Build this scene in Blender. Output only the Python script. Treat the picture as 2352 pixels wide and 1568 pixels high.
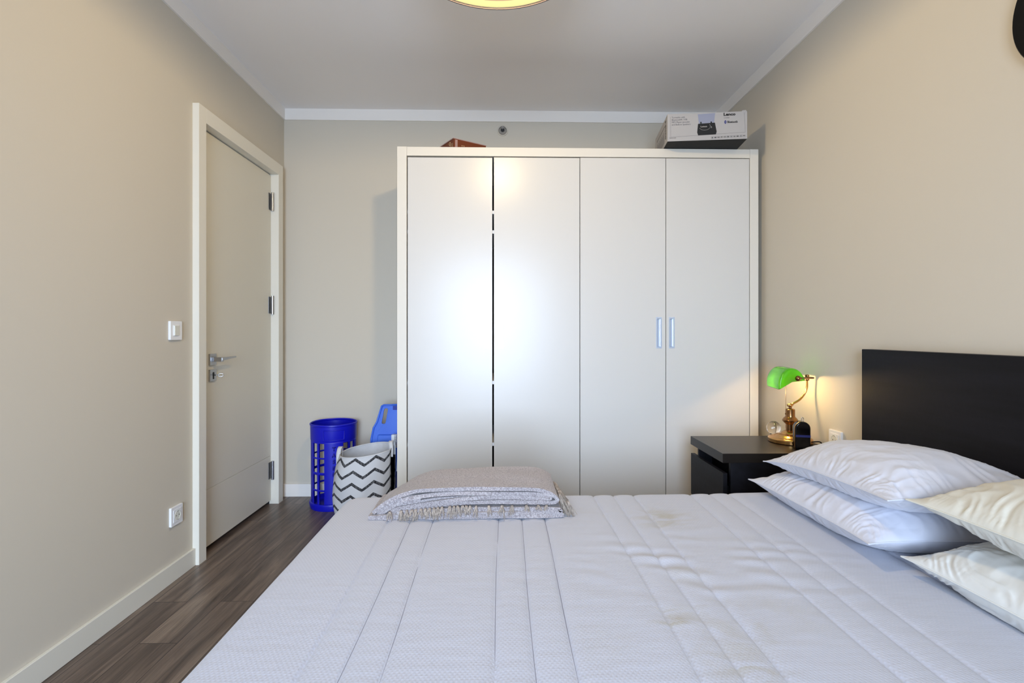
import bpy, bmesh, math, random
from mathutils import Vector, Matrix, noise
random.seed(7)
for o in list(bpy.data.objects): bpy.data.objects.remove(o)
S = bpy.context.scene
C = bpy.context.collection
PI = math.pi

# ------------------------------------------------------------------ camera, world, light
cd = bpy.data.cameras.new('camera'); cam = bpy.data.objects.new('camera', cd); C.objects.link(cam)
cam.location = (0, 0, 1.10); cam.rotation_euler = (math.radians(90), 0, math.radians(-1.26))
cd.sensor_width = 36; cd.lens = 18.09; cd.shift_y = -0.0089; cd.clip_start = 0.02
S.camera = cam
S.view_settings.view_transform = 'Standard'; S.view_settings.look = 'None'
S.view_settings.exposure = 0.0; S.view_settings.gamma = 1.0; S.view_settings.use_curve_mapping = False

w = bpy.data.worlds.new('world'); S.world = w; w.use_nodes = True
nt = w.node_tree; nt.nodes.clear()
wo = nt.nodes.new('ShaderNodeOutputWorld'); bg = nt.nodes.new('ShaderNodeBackground')
tc = nt.nodes.new('ShaderNodeTexCoord'); sx = nt.nodes.new('ShaderNodeSeparateXYZ'); cr = nt.nodes.new('ShaderNodeValToRGB')
nt.links.new(tc.outputs['Generated'], sx.inputs[0]); nt.links.new(sx.outputs['Z'], cr.inputs[0])
cr.color_ramp.elements[0].position = 0.0; cr.color_ramp.elements[0].color = (.30, .30, .28, 1)
cr.color_ramp.elements[1].position = 0.10; cr.color_ramp.elements[1].color = (.80, .90, 1.0, 1)
nt.links.new(cr.outputs[0], bg.inputs[0]); bg.inputs[1].default_value = 2.0; nt.links.new(bg.outputs[0], wo.inputs[0])

def lamp(name, kind, loc, energy, col, rot=(0, 0, 0), **kw):
    l = bpy.data.lights.new(name, kind); l.energy = energy; l.color = col
    for k, v in kw.items(): setattr(l, k, v)
    o = bpy.data.objects.new(name, l); C.objects.link(o); o.location = loc; o.rotation_euler = rot
    return o
# daylight coming in through the balcony window behind the camera (upper, high sky part)
lamp('window_daylight', 'AREA', (-0.16, -1.95, 1.15), 98, (.60, .76, 1.0), (math.radians(69), 0, 0), shape='RECTANGLE', size=1.25, size_y=1.9, spread=math.radians(115))
# the ceiling lamp's bulbs
lamp('ceiling_lamp_bulb', 'POINT', (-0.015, 1.62, 2.356), 41, (1.0, .76, .42), shadow_soft_size=.05)

# ------------------------------------------------------------------ materials
def mat(name, col, rough=.6, metal=0, spec=.5, bump=None, coat=0, emis=None, trans=0, ior=1.45, var=None, sheen=0):
    m = bpy.data.materials.new(name); m.use_nodes = True; t = m.node_tree; b = t.nodes['Principled BSDF']
    b.inputs['Base Color'].default_value = (*col, 1); b.inputs['Roughness'].default_value = rough
    b.inputs['Metallic'].default_value = metal; b.inputs['Specular IOR Level'].default_value = spec
    b.inputs['Coat Weight'].default_value = coat; b.inputs['Transmission Weight'].default_value = trans; b.inputs['IOR'].default_value = ior
    b.inputs['Sheen Weight'].default_value = sheen
    if emis: b.inputs['Emission Color'].default_value = (*emis[0], 1); b.inputs['Emission Strength'].default_value = emis[1]
    tcn = t.nodes.new('ShaderNodeTexCoord')
    if bump:
        n = t.nodes.new('ShaderNodeTexNoise'); n.inputs['Scale'].default_value = bump[0]; n.inputs['Detail'].default_value = 4
        bp = t.nodes.new('ShaderNodeBump'); bp.inputs['Strength'].default_value = bump[1]; bp.inputs['Distance'].default_value = bump[2] if len(bump) > 2 else .002
        t.links.new(tcn.outputs['Object'], n.inputs['Vector']); t.links.new(n.outputs['Fac'], bp.inputs['Height']); t.links.new(bp.outputs[0], b.inputs['Normal'])
    if var:
        n = t.nodes.new('ShaderNodeTexNoise'); n.inputs['Scale'].default_value = var[0]; n.inputs['Detail'].default_value = 5
        mp = t.nodes.new('ShaderNodeMapping'); mp.inputs['Scale'].default_value = var[2] if len(var) > 2 else (1, 1, 1)
        r = t.nodes.new('ShaderNodeValToRGB'); k = var[1]
        r.color_ramp.elements[0].position = .3; r.color_ramp.elements[1].position = .7
        r.color_ramp.elements[0].color = (*[c*(1-k) for c in col], 1); r.color_ramp.elements[1].color = (*[min(1, c*(1+k)) for c in col], 1)
        t.links.new(tcn.outputs['Object'], mp.inputs[0]); t.links.new(mp.outputs[0], n.inputs['Vector']); t.links.new(n.outputs['Fac'], r.inputs[0]); t.links.new(r.outputs[0], b.inputs['Base Color'])
    return m
M = {}
M['wall'] = mat('greige_paint', (.63, .575, .48), .75, spec=.25, bump=(220, .08, .001))
M['ceiling'] = mat('ceiling_paint', (.92, .885, .86), .8, spec=.2)
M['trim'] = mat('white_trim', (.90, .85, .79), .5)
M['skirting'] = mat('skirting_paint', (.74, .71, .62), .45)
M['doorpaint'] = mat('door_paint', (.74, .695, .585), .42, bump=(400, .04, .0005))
M['casing'] = mat('casing_paint', (.80, .76, .66), .42)
M['wardrobe'] = mat('wardrobe_lacquer', (.66, .64, .605), .29, spec=.55, bump=(3, .02, .004))
M['wardrobe_edge'] = mat('wardrobe_edge', (.74, .70, .62), .45)
M['dark_inside'] = mat('dark_interior', (.05, .045, .04), .9)
M['chrome'] = mat('brushed_steel', (.46, .46, .47), .28, 1)
M['alu'] = mat('aluminium_pull', (.62, .70, .84), .30, .6)
M['plastic'] = mat('white_plastic', (.86, .86, .86), .3)
M['plastic2'] = mat('ivory_plastic', (.78, .78, .70), .3)
M['hole'] = mat('dark_hole', (.02, .02, .02), .6)
M['blackwood'] = mat('black_brown_wood', (.005, .0048, .007), .5, spec=.22, bump=(60, .25, .001), var=(30, .4, (1, .08, 1)))
M['nighttop'] = mat('black_brown_top', (.010, .0075, .006), .33, spec=.32, bump=(90, .12, .0006))
M['black'] = mat('matt_black', (.003, .003, .003), .5, spec=.15)
M['blackgloss'] = mat('black_glass', (.002, .002, .003), .08, spec=.35)
M['brass'] = mat('antique_brass', (.62, .34, .12), .20, 1)
M['brass2'] = mat('dark_brass', (.30, .15, .06), .22, 1)
M['glass'] = mat('clear_glass', (1, .98, .95), .02, trans=1)
M['bulb'] = mat('bulb_glow', (1, .8, .5), .5, emis=((1, .70, .32), 14))
M['blue'] = mat('royal_blue_plastic', (.004, .006, .46), .38)
M['blue_dark'] = mat('embossed_blue', (.003, .004, .25), .4)
M['blue2'] = mat('mid_blue_plastic', (.05, .16, .72), .32)
M['navy'] = mat('navy_plastic', (.01, .015, .08), .4)
M['pillow_blue'] = mat('white_pillow_cotton', (.60, .615, .69), .8, sheen=.2, bump=(28, .12, .004))
M['pillow_cream'] = mat('cream_pillow_cotton', (.62, .60, .52), .8, sheen=.2, bump=(28, .12, .004))
M['pillow_white'] = mat('offwhite_pillow_cotton', (.64, .645, .62), .8, sheen=.2, bump=(28, .12, .004))
M['shade_rim'] = mat('lamp_rim', (.14, .11, .11), .4)
M['shade_lip'] = mat('lamp_lip', (.05, .045, .045), .5)
M['shade_in'] = mat('lamp_inner', (.02, .02, .01), .6, spec=0, emis=((1, .93, .40), 1.0))
M['diffuser'] = mat('lamp_diffuser', (.03, .02, .01), .6, spec=0, emis=((1, .62, .38), .72))
M['carton'] = mat('white_carton', (.43, .415, .41), .55)
M['carton_side'] = mat('white_carton_side', (.55, .53, .53), .55, var=(60, .12, (1, 1, .05)))
M['print'] = mat('black_print', (.01, .01, .01), .5)
M['print_grey'] = mat('grey_print', (.10, .10, .11), .5)
M['print_blue'] = mat('blue_print', (.01, .02, .20), .5)
M['print_lilac'] = mat('lilac_print', (.28, .30, .40), .5)
M['rust'] = mat('rust_brown_card', (.16, .035, .008), .5, bump=(40, .1))
M['pinkedge'] = mat('pinkish_edge', (.42, .27, .24), .5)
M['gold'] = mat('gold_print', (.55, .38, .20), .4)
M['wardwhite'] = mat('white_sleeve', (.80, .80, .80), .4)

def fabric_throw():
    m = bpy.data.materials.new('woven_throw'); m.use_nodes = True; t = m.node_tree; b = t.nodes['Principled BSDF']
    b.inputs['Roughness'].default_value = .95; b.inputs['Sheen Weight'].default_value = .3
    tcn = t.nodes.new('ShaderNodeTexCoord'); n = t.nodes.new('ShaderNodeTexNoise'); n.inputs['Scale'].default_value = 260; n.inputs['Detail'].default_value = 3
    r = t.nodes.new('ShaderNodeValToRGB'); e = r.color_ramp.elements
    e[0].position = .30; e[0].color = (.20, .17, .17, 1); e[1].position = .70; e[1].color = (.50, .455, .45, 1); m_ = e.new(.48); m_.color = (.33, .29, .295, 1)
    w_ = t.nodes.new('ShaderNodeTexWave'); w_.inputs['Scale'].default_value = 110; w_.bands_direction = 'DIAGONAL'; w_.inputs['Distortion'].default_value = 4
    bp = t.nodes.new('ShaderNodeBump'); bp.inputs['Strength'].default_value = .5; bp.inputs['Distance'].default_value = .002
    t.links.new(tcn.outputs['Object'], n.inputs[0]); t.links.new(tcn.outputs['Object'], w_.inputs[0]); t.links.new(n.outputs['Fac'], r.inputs[0]); t.links.new(r.outputs[0], b.inputs['Base Color'])
    t.links.new(w_.outputs['Fac'], bp.inputs['Height']); t.links.new(bp.outputs[0], b.inputs['Normal'])
    return m
M['throw'] = fabric_throw()
M['yarn'] = mat('throw_yarn', (.34, .28, .23), .95, var=(150, .4))

def floor_mat():
    m = bpy.data.materials.new('grey_oak_laminate'); m.use_nodes = True; t = m.node_tree; b = t.nodes['Principled BSDF']
    L = t.links.new; tcn = t.nodes.new('ShaderNodeTexCoord'); sp = t.nodes.new('ShaderNodeSeparateXYZ'); cb = t.nodes.new('ShaderNodeCombineXYZ')
    a1 = t.nodes.new('ShaderNodeMath'); a1.operation = 'ADD'; a1.inputs[1].default_value = 1.28 + .135*20
    a2 = t.nodes.new('ShaderNodeMath'); a2.operation = 'ADD'; a2.inputs[1].default_value = 12 - 2.13
    L(tcn.outputs['Object'], sp.inputs[0]); L(sp.outputs['X'], a1.inputs[0]); L(sp.outputs['Y'], a2.inputs[0]); L(a2.outputs[0], cb.inputs[0]); L(a1.outputs[0], cb.inputs[1])
    br = t.nodes.new('ShaderNodeTexBrick'); br.offset = .235; br.offset_frequency = 2; br.inputs['Scale'].default_value = 1
    br.inputs['Color1'].default_value = (0, 0, 0, 1); br.inputs['Color2'].default_value = (1, 1, 1, 1); br.inputs['Mortar'].default_value = (.5, .5, .5, 1)
    br.inputs['Mortar Size'].default_value = .0016; br.inputs['Mortar Smooth'].default_value = .1; br.inputs['Brick Width'].default_value = 1.2; br.inputs['Row Height'].default_value = .135
    L(cb.outputs[0], br.inputs['Vector'])
    # grain: stretched noise, offset per plank
    vm = t.nodes.new('ShaderNodeVectorMath'); vm.operation = 'MULTIPLY'; vm.inputs[1].default_value = (1.0, 12, 1)
    vo = t.nodes.new('ShaderNodeVectorMath'); vo.operation = 'MULTIPLY'; vo.inputs[1].default_value = (7, 13, 5)
    va = t.nodes.new('ShaderNodeVectorMath'); va.operation = 'ADD'
    L(cb.outputs[0], vm.inputs[0]); L(br.outputs['Color'], vo.inputs[0]); L(vm.outputs[0], va.inputs[0]); L(vo.outputs[0], va.inputs[1])
    n1 = t.nodes.new('ShaderNodeTexNoise'); n1.inputs['Scale'].default_value = 1.6; n1.inputs['Detail'].default_value = 8; n1.inputs['Roughness'].default_value = .65; n1.inputs['Distortion'].default_value = .8
    L(va.outputs[0], n1.inputs[0])
    r = t.nodes.new('ShaderNodeValToRGB'); e = r.color_ramp.elements
    e[0].position = .30; e[0].color = (.050, .035, .028, 1); e[1].position = .72; e[1].color = (.29, .225, .172, 1); q = e.new(.5); q.color = (.150, .110, .085, 1)
    L(n1.outputs['Fac'], r.inputs[0])
    v3 = t.nodes.new('ShaderNodeVectorMath'); v3.operation = 'MULTIPLY'; v3.inputs[1].default_value = (5, 60, 1); L(va.outputs[0], v3.inputs[0])
    n3 = t.nodes.new('ShaderNodeTexNoise'); n3.inputs['Scale'].default_value = 1; n3.inputs['Detail'].default_value = 6; L(v3.outputs[0], n3.inputs[0])
    r3 = t.nodes.new('ShaderNodeValToRGB'); r3.color_ramp.elements[0].position = .35; r3.color_ramp.elements[0].color = (.55, .53, .52, 1); r3.color_ramp.elements[1].position = .65; r3.color_ramp.elements[1].color = (1.15, 1.13, 1.1, 1); L(n3.outputs['Fac'], r3.inputs[0])
    fg = t.nodes.new('ShaderNodeMix'); fg.data_type = 'RGBA'; fg.blend_type = 'MULTIPLY'; fg.inputs[0].default_value = .8; L(r.outputs[0], fg.inputs[6]); L(r3.outputs[0], fg.inputs[7])
    hs = t.nodes.new('ShaderNodeMix'); hs.data_type = 'RGBA'; hs.blend_type = 'MULTIPLY'; hs.inputs[0].default_value = .35
    r2 = t.nodes.new('ShaderNodeValToRGB'); r2.color_ramp.elements[0].color = (.55, .5, .5, 1); r2.color_ramp.elements[1].color = (1, 1, 1, 1)
    L(br.outputs['Color'], r2.inputs[0]); L(fg.outputs[2], hs.inputs[6]); L(r2.outputs[0], hs.inputs[7])
    mx = t.nodes.new('ShaderNodeMix'); mx.data_type = 'RGBA'; mx.inputs[7].default_value = (.03, .02, .018, 1)
    L(br.outputs['Fac'], mx.inputs[0]); L(hs.outputs[2], mx.inputs[6]); L(mx.outputs[2], b.inputs['Base Color'])
    b.inputs['Roughness'].default_value = .38
    bp = t.nodes.new('ShaderNodeBump'); bp.inputs['Strength'].default_value = .25; bp.inputs['Distance'].default_value = .001; L(n1.outputs['Fac'], bp.inputs['Height']); L(bp.outputs[0], b.inputs['Normal'])
    return m
M['floor'] = floor_mat()

def mattress_mat():
    m = bpy.data.materials.new('quilted_ticking'); m.use_nodes = True; t = m.node_tree; b = t.nodes['Principled BSDF']; L = t.links.new
    b.inputs['Roughness'].default_value = .85; b.inputs['Sheen Weight'].default_value = .15
    tcn = t.nodes.new('ShaderNodeTexCoord')
    # stains: real blotches on the ticking
    n = t.nodes.new('ShaderNodeTexNoise'); n.inputs['Scale'].default_value = 9; n.inputs['Detail'].default_value = 6; n.inputs['Distortion'].default_value = 1.2
    mpn = t.nodes.new('ShaderNodeMapping'); mpn.inputs['Scale'].default_value = (1, 1.8, 1); L(tcn.outputs['Object'], mpn.inputs[0]); L(mpn.outputs[0], n.inputs[0])
    acc = None
    for (cx, cy, rad, k) in [(.53, 1.66, .15, .85), (.47, 1.30, .10, .4), (.37, 1.08, .09, .9), (.48, 1.06, .14, .7), (.44, .93, .12, .8), (.62, 1.10, .14, .35), (.20, 1.0, .12, .25), (.27, 1.72, .10, .25)]:
        d = t.nodes.new('ShaderNodeVectorMath'); d.operation = 'DISTANCE'; d.inputs[1].default_value = (cx, cy, .5); L(tcn.outputs['Object'], d.inputs[0])
        mr = t.nodes.new('ShaderNodeMapRange'); mr.interpolation_type = 'SMOOTHSTEP'; mr.inputs[1].default_value = rad; mr.inputs[2].default_value = 0; mr.inputs[3].default_value = 0; mr.inputs[4].default_value = k
        L(d.outputs['Value'], mr.inputs[0])
        if acc is None: acc = mr.outputs[0]
        else:
            ad = t.nodes.new('ShaderNodeMath'); ad.operation = 'MAXIMUM'; L(acc, ad.inputs[0]); L(mr.outputs[0], ad.inputs[1]); acc = ad.outputs[0]
    rr = t.nodes.new('ShaderNodeMapRange'); rr.inputs[1].default_value = .42; rr.inputs[2].default_value = .72; L(n.outputs['Fac'], rr.inputs[0])
    mu = t.nodes.new('ShaderNodeMath'); mu.operation = 'MULTIPLY'; L(acc, mu.inputs[0]); L(rr.outputs[0], mu.inputs[1])
    mx = t.nodes.new('ShaderNodeMix'); mx.data_type = 'RGBA'; mx.inputs[6].default_value = (.49, .51, .59, 1); mx.inputs[7].default_value = (.37, .335, .24, 1)
    L(mu.outputs[0], mx.inputs[0]); L(mx.outputs[2], b.inputs['Base Color'])
    # diamond knit
    def wave(rot):
        mp = t.nodes.new('ShaderNodeMapping'); mp.inputs['Rotation'].default_value = (0, 0, rot); L(tcn.outputs['Object'], mp.inputs[0])
        w_ = t.nodes.new('ShaderNodeTexWave'); w_.inputs['Scale'].default_value = 42; L(mp.outputs[0], w_.inputs[0]); return w_.outputs['Fac']
    a = t.nodes.new('ShaderNodeMath'); a.operation = 'MULTIPLY'; L(wave(.6), a.inputs[0]); L(wave(-.6), a.inputs[1])
    n2 = t.nodes.new('ShaderNodeTexNoise'); n2.inputs['Scale'].default_value = 14; n2.inputs['Detail'].default_value = 3; mp2 = t.nodes.new('ShaderNodeMapping'); mp2.inputs['Scale'].default_value = (.6, 2.2, 1); L(tcn.outputs['Object'], mp2.inputs[0]); L(mp2.outputs[0], n2.inputs[0])
    b1 = t.nodes.new('ShaderNodeBump'); b1.inputs['Strength'].default_value = .35; b1.inputs['Distance'].default_value = .001; L(a.outputs[0], b1.inputs['Height'])
    b2 = t.nodes.new('ShaderNodeBump'); b2.inputs['Strength'].default_value = .25; b2.inputs['Distance'].default_value = .006; L(n2.outputs['Fac'], b2.inputs['Height']); L(b1.outputs[0], b2.inputs['Normal']); L(b2.outputs[0], b.inputs['Normal'])
    return m
M['ticking'] = mattress_mat()
M['thread'] = mat('grey_thread', (.22, .22, .27), .9)

def shade_glass():
    m = bpy.data.materials.new('green_glass_shade'); m.use_nodes = True; t = m.node_tree; t.nodes.clear(); L = t.links.new
    o = t.nodes.new('ShaderNodeOutputMaterial'); tr = t.nodes.new('ShaderNodeBsdfTranslucent'); tr.inputs[0].default_value = (.36, .86, .10, 1)
    df = t.nodes.new('ShaderNodeBsdfDiffuse'); df.inputs[0].default_value = (.09, .36, .03, 1); gl = t.nodes.new('ShaderNodeBsdfGlossy'); gl.inputs['Roughness'].default_value = .08
    m1 = t.nodes.new('ShaderNodeMixShader'); m1.inputs[0].default_value = .30; L(tr.outputs[0], m1.inputs[1]); L(df.outputs[0], m1.inputs[2])
    fr = t.nodes.new('ShaderNodeFresnel'); fr.inputs[0].default_value = 1.5; m2 = t.nodes.new('ShaderNodeMixShader'); L(fr.outputs[0], m2.inputs[0]); L(m1.outputs[0], m2.inputs[1]); L(gl.outputs[0], m2.inputs[2]); L(m2.outputs[0], o.inputs[0])
    return m
M['greenglass'] = shade_glass()

def basket_mat():
    m = bpy.data.materials.new('chevron_canvas'); m.use_nodes = True; t = m.node_tree; b = t.nodes['Principled BSDF']; L = t.links.new
    b.inputs['Roughness'].default_value = .85
    uv = t.nodes.new('ShaderNodeUVMap'); uv.uv_map = 'UVMap'; sp = t.nodes.new('ShaderNodeSeparateXYZ'); L(uv.outputs[0], sp.inputs[0])
    def mt(op, a, b_=None):
        n = t.nodes.new('ShaderNodeMath'); n.operation = op
        for i, v in enumerate((a, b_)):
            if v is None: continue
            if isinstance(v, (int, float)): n.inputs[i].default_value = v
            else: L(v, n.inputs[i])
        return n.outputs[0]
    zig = mt('MULTIPLY', mt('PINGPONG', mt('MULTIPLY', sp.outputs['X'], 18), 1), .036)   # 9 periods round
    v = mt('FRACT', mt('DIVIDE', mt('ADD', mt('SUBTRACT', sp.outputs['Y'], zig), .044), .066))
    line = mt('MULTIPLY', mt('LESS_THAN', mt('ABSOLUTE', mt('SUBTRACT', v, .5)), .125), 1)
    no = t.nodes.new('ShaderNodeTexNoise'); no.inputs['Scale'].default_value = 140; tcn = t.nodes.new('ShaderNodeTexCoord'); L(tcn.outputs['Object'], no.inputs[0])
    rr = t.nodes.new('ShaderNodeValToRGB'); rr.color_ramp.elements[0].position = .45; rr.color_ramp.elements[0].color = (.015, .015, .018, 1); rr.color_ramp.elements[1].position = .65; rr.color_ramp.elements[1].color = (.14, .14, .15, 1); L(no.outputs['Fac'], rr.inputs[0])
    mx = t.nodes.new('ShaderNodeMix'); mx.data_type = 'RGBA'; mx.inputs[6].default_value = (.60, .60, .61, 1); L(line, mx.inputs[0]); L(rr.outputs[0], mx.inputs[7]); L(mx.outputs[2], b.inputs['Base Color'])
    return m
M['chevron'] = basket_mat()
M['canvas_in'] = mat('canvas_lining', (.62, .62, .63), .9, bump=(30, .3, .003), var=(14, .12))

# ------------------------------------------------------------------ geometry helpers
def add_box(bm, x0, x1, y0, y1, z0, z1, mtx=None):
    vs = [bm.verts.new((x, y, z)) for x in (x0, x1) for y in (y0, y1) for z in (z0, z1)]
    for f in ((0, 1, 3, 2), (4, 6, 7, 5), (0, 4, 5, 1), (2, 3, 7, 6), (0, 2, 6, 4), (1, 5, 7, 3)): bm.faces.new([vs[i] for i in f])
    if mtx is not None: bmesh.ops.transform(bm, matrix=mtx, verts=vs)
    return vs
def add_tube(bm, pts, r, n=10, cap=True):
    pts = [Vector(p) for p in pts]; rings = []; up = None
    for i, p in enumerate(pts):
        d = (pts[min(i+1, len(pts)-1)] - pts[max(i-1, 0)]).normalized()
        if up is None: up = d.orthogonal().normalized()
        up = (up - d*up.dot(d)).normalized(); sd = d.cross(up)
        rr = r[i] if isinstance(r, (list, tuple)) else r
        rings.append([bm.verts.new(p + up*math.cos(2*PI*k/n)*rr + sd*math.sin(2*PI*k/n)*rr) for k in range(n)])
    for a, b in zip(rings, rings[1:]):
        for k in range(n): bm.faces.new((a[k], a[(k+1) % n], b[(k+1) % n], b[k]))
    if cap: bm.faces.new(rings[0][::-1]); bm.faces.new(rings[-1])
def add_lathe(bm, prof, n=48, c=(0, 0, 0), closed=False):
    rings = []
    for r, z in prof:
        if r < 1e-6: rings.append([bm.verts.new((c[0], c[1], c[2]+z))]*n)
        else: rings.append([bm.verts.new((c[0]+r*math.cos(2*PI*k/n), c[1]+r*math.sin(2*PI*k/n), c[2]+z)) for k in range(n)])
    prs = list(zip(rings, rings[1:])) + ([(rings[-1], rings[0])] if closed else [])
    for a, b in prs:
        for k in range(n):
            vs = []
            for v in (a[k], a[(k+1) % n], b[(k+1) % n], b[k]):
                if v not in vs: vs.append(v)
            if len(vs) > 2:
                try: bm.faces.new(vs)
                except ValueError: pass
def add_prism(bm, poly, h0, h1, fn):
    """poly in 2D, fn(u, v, h) -> 3D"""
    a = [bm.verts.new(fn(u, v, h0)) for u, v in poly]; b = [bm.verts.new(fn(u, v, h1)) for u, v in poly]
    bm.faces.new(a[::-1]); bm.faces.new(b)
    for i in range(len(poly)): j = (i+1) % len(poly); bm.faces.new((a[i], a[j], b[j], b[i]))
def catmull(pts, k=8, closed=False):
    out = []; n = len(pts); P = [Vector(p) for p in pts]
    for i in range(n if closed else n-1):
        g = (lambda q: P[q % n]) if closed else (lambda q: P[max(0, min(n-1, q))])
        p0, p1, p2, p3 = g(i-1), g(i), g(i+1), g(i+2)
        for s in range(k):
            t = s/k; out.append(.5*((2*p1) + (p2-p0)*t + (2*p0-5*p1+4*p2-p3)*t*t + (3*p1-p0-3*p2+p3)*t**3))
    if not closed: out.append(P[-1])
    return out
def obj(name, bm, m, parent=None, smooth=False, bevel=0, seg=2, sub=0, angle=None):
    bmesh.ops.recalc_face_normals(bm, faces=bm.faces)
    me = bpy.data.meshes.new(name); bm.to_mesh(me); bm.free()
    ms = m if isinstance(m, (list, tuple)) else [m]
    for q in ms: me.materials.append(q)
    if smooth:
        for p in me.polygons: p.use_smooth = True
    o = bpy.data.objects.new(name, me); C.objects.link(o)
    if bevel:
        b = o.modifiers.new('bevel', 'BEVEL'); b.width = bevel; b.segments = seg; b.limit_method = 'ANGLE'; b.angle_limit = math.radians(40)
        for p in me.polygons: p.use_smooth = True
        wn = o.modifiers.new('wn', 'WEIGHTED_NORMAL'); wn.keep_sharp = True
    if sub: s = o.modifiers.new('sub', 'SUBSURF'); s.levels = sub; s.render_levels = sub
    if angle is not None:
        me.set_sharp_from_angle(angle=math.radians(angle))
    if parent is not None:
        o.parent = parent
        # parent sits at loc; keep the part where it was modelled (in world coordinates)
        o.matrix_parent_inverse = Matrix.Translation(parent_world(parent)).inverted()
    return o
def parent_world(p):
    v = Vector((0, 0, 0))
    v += p.location
    return v
def box(name, m, parent, x0, x1, y0, y1, z0, z1, bevel=0, **k):
    bm = bmesh.new(); add_box(bm, x0, x1, y0, y1, z0, z1); return obj(name, bm, m, parent, bevel=bevel, **k)
def thing(name, label, cat, loc=(0, 0, 0), group=None, kind=None):
    o = bpy.data.objects.new(name, None); C.objects.link(o); o.location = loc; o.empty_display_size = .05
    if label: o['label'] = label; o['category'] = cat
    if group: o['group'] = group
    if kind: o['kind'] = kind
    return o
def tag(o, label, cat, group=None):
    o['label'] = label; o['category'] = cat
    if group: o['group'] = group
    return o
def struct(o): o['kind'] = 'structure'; return o
def text_bm(body, size, fn, align='LEFT', ext=0.0006, bold=0, spacing=1, sx=1):
    cu = bpy.data.curves.new('t', 'FONT'); cu.body = body; cu.size = size; cu.align_x = align; cu.resolution_u = 2; cu.offset = bold; cu.space_line = spacing
    o = bpy.data.objects.new('t', cu); C.objects.link(o); bpy.context.view_layer.update()
    me = bpy.data.meshes.new_from_object(o.evaluated_get(bpy.context.evaluated_depsgraph_get()))
    bpy.data.objects.remove(o); bpy.data.curves.remove(cu)
    bm = bmesh.new(); bm.from_mesh(me); bpy.data.meshes.remove(me)
    if bm.faces:
        r = bmesh.ops.extrude_face_region(bm, geom=bm.faces[:])
        bmesh.ops.translate(bm, vec=(0, 0, ext), verts=[v for v in r['geom'] if isinstance(v, bmesh.types.BMVert)])
    for v in bm.verts: v.co = fn(v.co.x*sx, v.co.y, v.co.z)
    return bm
def merge(dst, src):
    me = bpy.data.meshes.new('tmp'); src.to_mesh(me); src.free(); dst.from_mesh(me); bpy.data.meshes.remove(me)

# ------------------------------------------------------------------ room
XL, XR, YB, YF, ZC = -1.455, 1.475, 3.49, -1.90, 2.60
struct(box('floor', M['floor'], None, XL-.15, XR+.15, YF-.15, YB+.15, -.10, 0))
struct(box('ceiling', M['ceiling'], None, XL-.15, XR+.15, YF-.15, YB+.15, ZC, ZC+.10))
struct(box('wall_back', M['wall'], None, XL-.15, XR+.15, YB, YB+.15, 0, ZC))
struct(box('wall_right', M['wall'], None, XR, XR+.15, YF, YB, 0, ZC))
bm = bmesh.new()
DY0, DY1, DZ = 2.50, 3.385, 2.135
add_box(bm, XL-.15, XL, YF, DY0, 0, ZC); add_box(bm, XL-.15, XL, DY1, YB, 0, ZC); add_box(bm, XL-.15, XL, DY0, DY1, DZ, ZC); add_box(bm, XL-.15, XL-.08, DY0, DY1, 0, DZ)
struct(obj('wall_left', bm, M['wall']))
WX0, WX1, WZ0, WZ1 = -.86, .54, .10, 2.20
bm = bmesh.new()
add_box(bm, XL-.15, WX0, YF-.15, YF, 0, ZC); add_box(bm, WX1, XR+.15, YF-.15, YF, 0, ZC); add_box(bm, WX0, WX1, YF-.15, YF, WZ1, ZC); add_box(bm, WX0, WX1, YF-.15, YF, 0, WZ0)
struct(obj('wall_front', bm, M['wall']))
bm = bmesh.new(); t_ = .05
for a in ((WX0, WX0+t_, WZ0, WZ1), (WX1-t_, WX1, WZ0, WZ1), (WX0, WX1, WZ1-t_, WZ1), (WX0, WX1, WZ0, WZ0+t_)): add_box(bm, a[0], a[1], YF-.06, YF+.012, a[2], a[3])
struct(obj('window_1', bm, M['trim']))
# ceiling cornice strips
CZ = 2.525
struct(box('trim_1', M['trim'], None, XL, XL+.010, YF, YB, CZ, ZC))
struct(box('trim_2', M['trim'], None, XL+.010, XR-.010, YB-.010, YB, CZ, ZC))
struct(box('trim_3', M['trim'], None, XR-.010, XR, YF, YB, CZ, ZC))
# baseboards
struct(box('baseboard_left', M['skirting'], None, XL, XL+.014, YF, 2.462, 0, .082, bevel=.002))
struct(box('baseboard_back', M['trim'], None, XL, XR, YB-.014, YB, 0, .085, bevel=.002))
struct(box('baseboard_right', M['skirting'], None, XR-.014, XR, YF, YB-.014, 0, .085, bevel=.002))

# ------------------------------------------------------------------ door
D = thing('door_1', None, None, (XL, 2.93, 0), kind='structure')
CF = XL + .030
bm = bmesh.new()
add_box(bm, XL-.06, CF, 2.463, 2.524, 0, 2.185); add_box(bm, XL-.06, CF, 3.337, 3.402, 0, 2.185); add_box(bm, XL-.06, CF, 2.524, 3.337, 2.112, 2.185)
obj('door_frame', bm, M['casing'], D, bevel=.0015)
bm = bmesh.new()   # thin rebate seal strip around the slab
for a in ((2.524, 2.530, .0, 2.112), (3.331, 3.337, .0, 2.112)): add_box(bm, XL-.058, XL-.030, a[0], a[1], a[2], a[3])
add_box(bm, XL-.058, XL-.030, 2.53, 3.331, 2.106, 2.112)
obj('door_stop', bm, M['hole'], D)
bm = bmesh.new(); SX = XL-.020
add_box(bm, SX-.035, SX, 2.527, 3.334, .024, .309); add_box(bm, SX-.035, SX, 2.527, 3.334, .3125, 2.1065); add_box(bm, SX-.035, SX-.003, 2.527, 3.334, .30, .32)
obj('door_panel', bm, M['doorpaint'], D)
hy = 2.660
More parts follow.
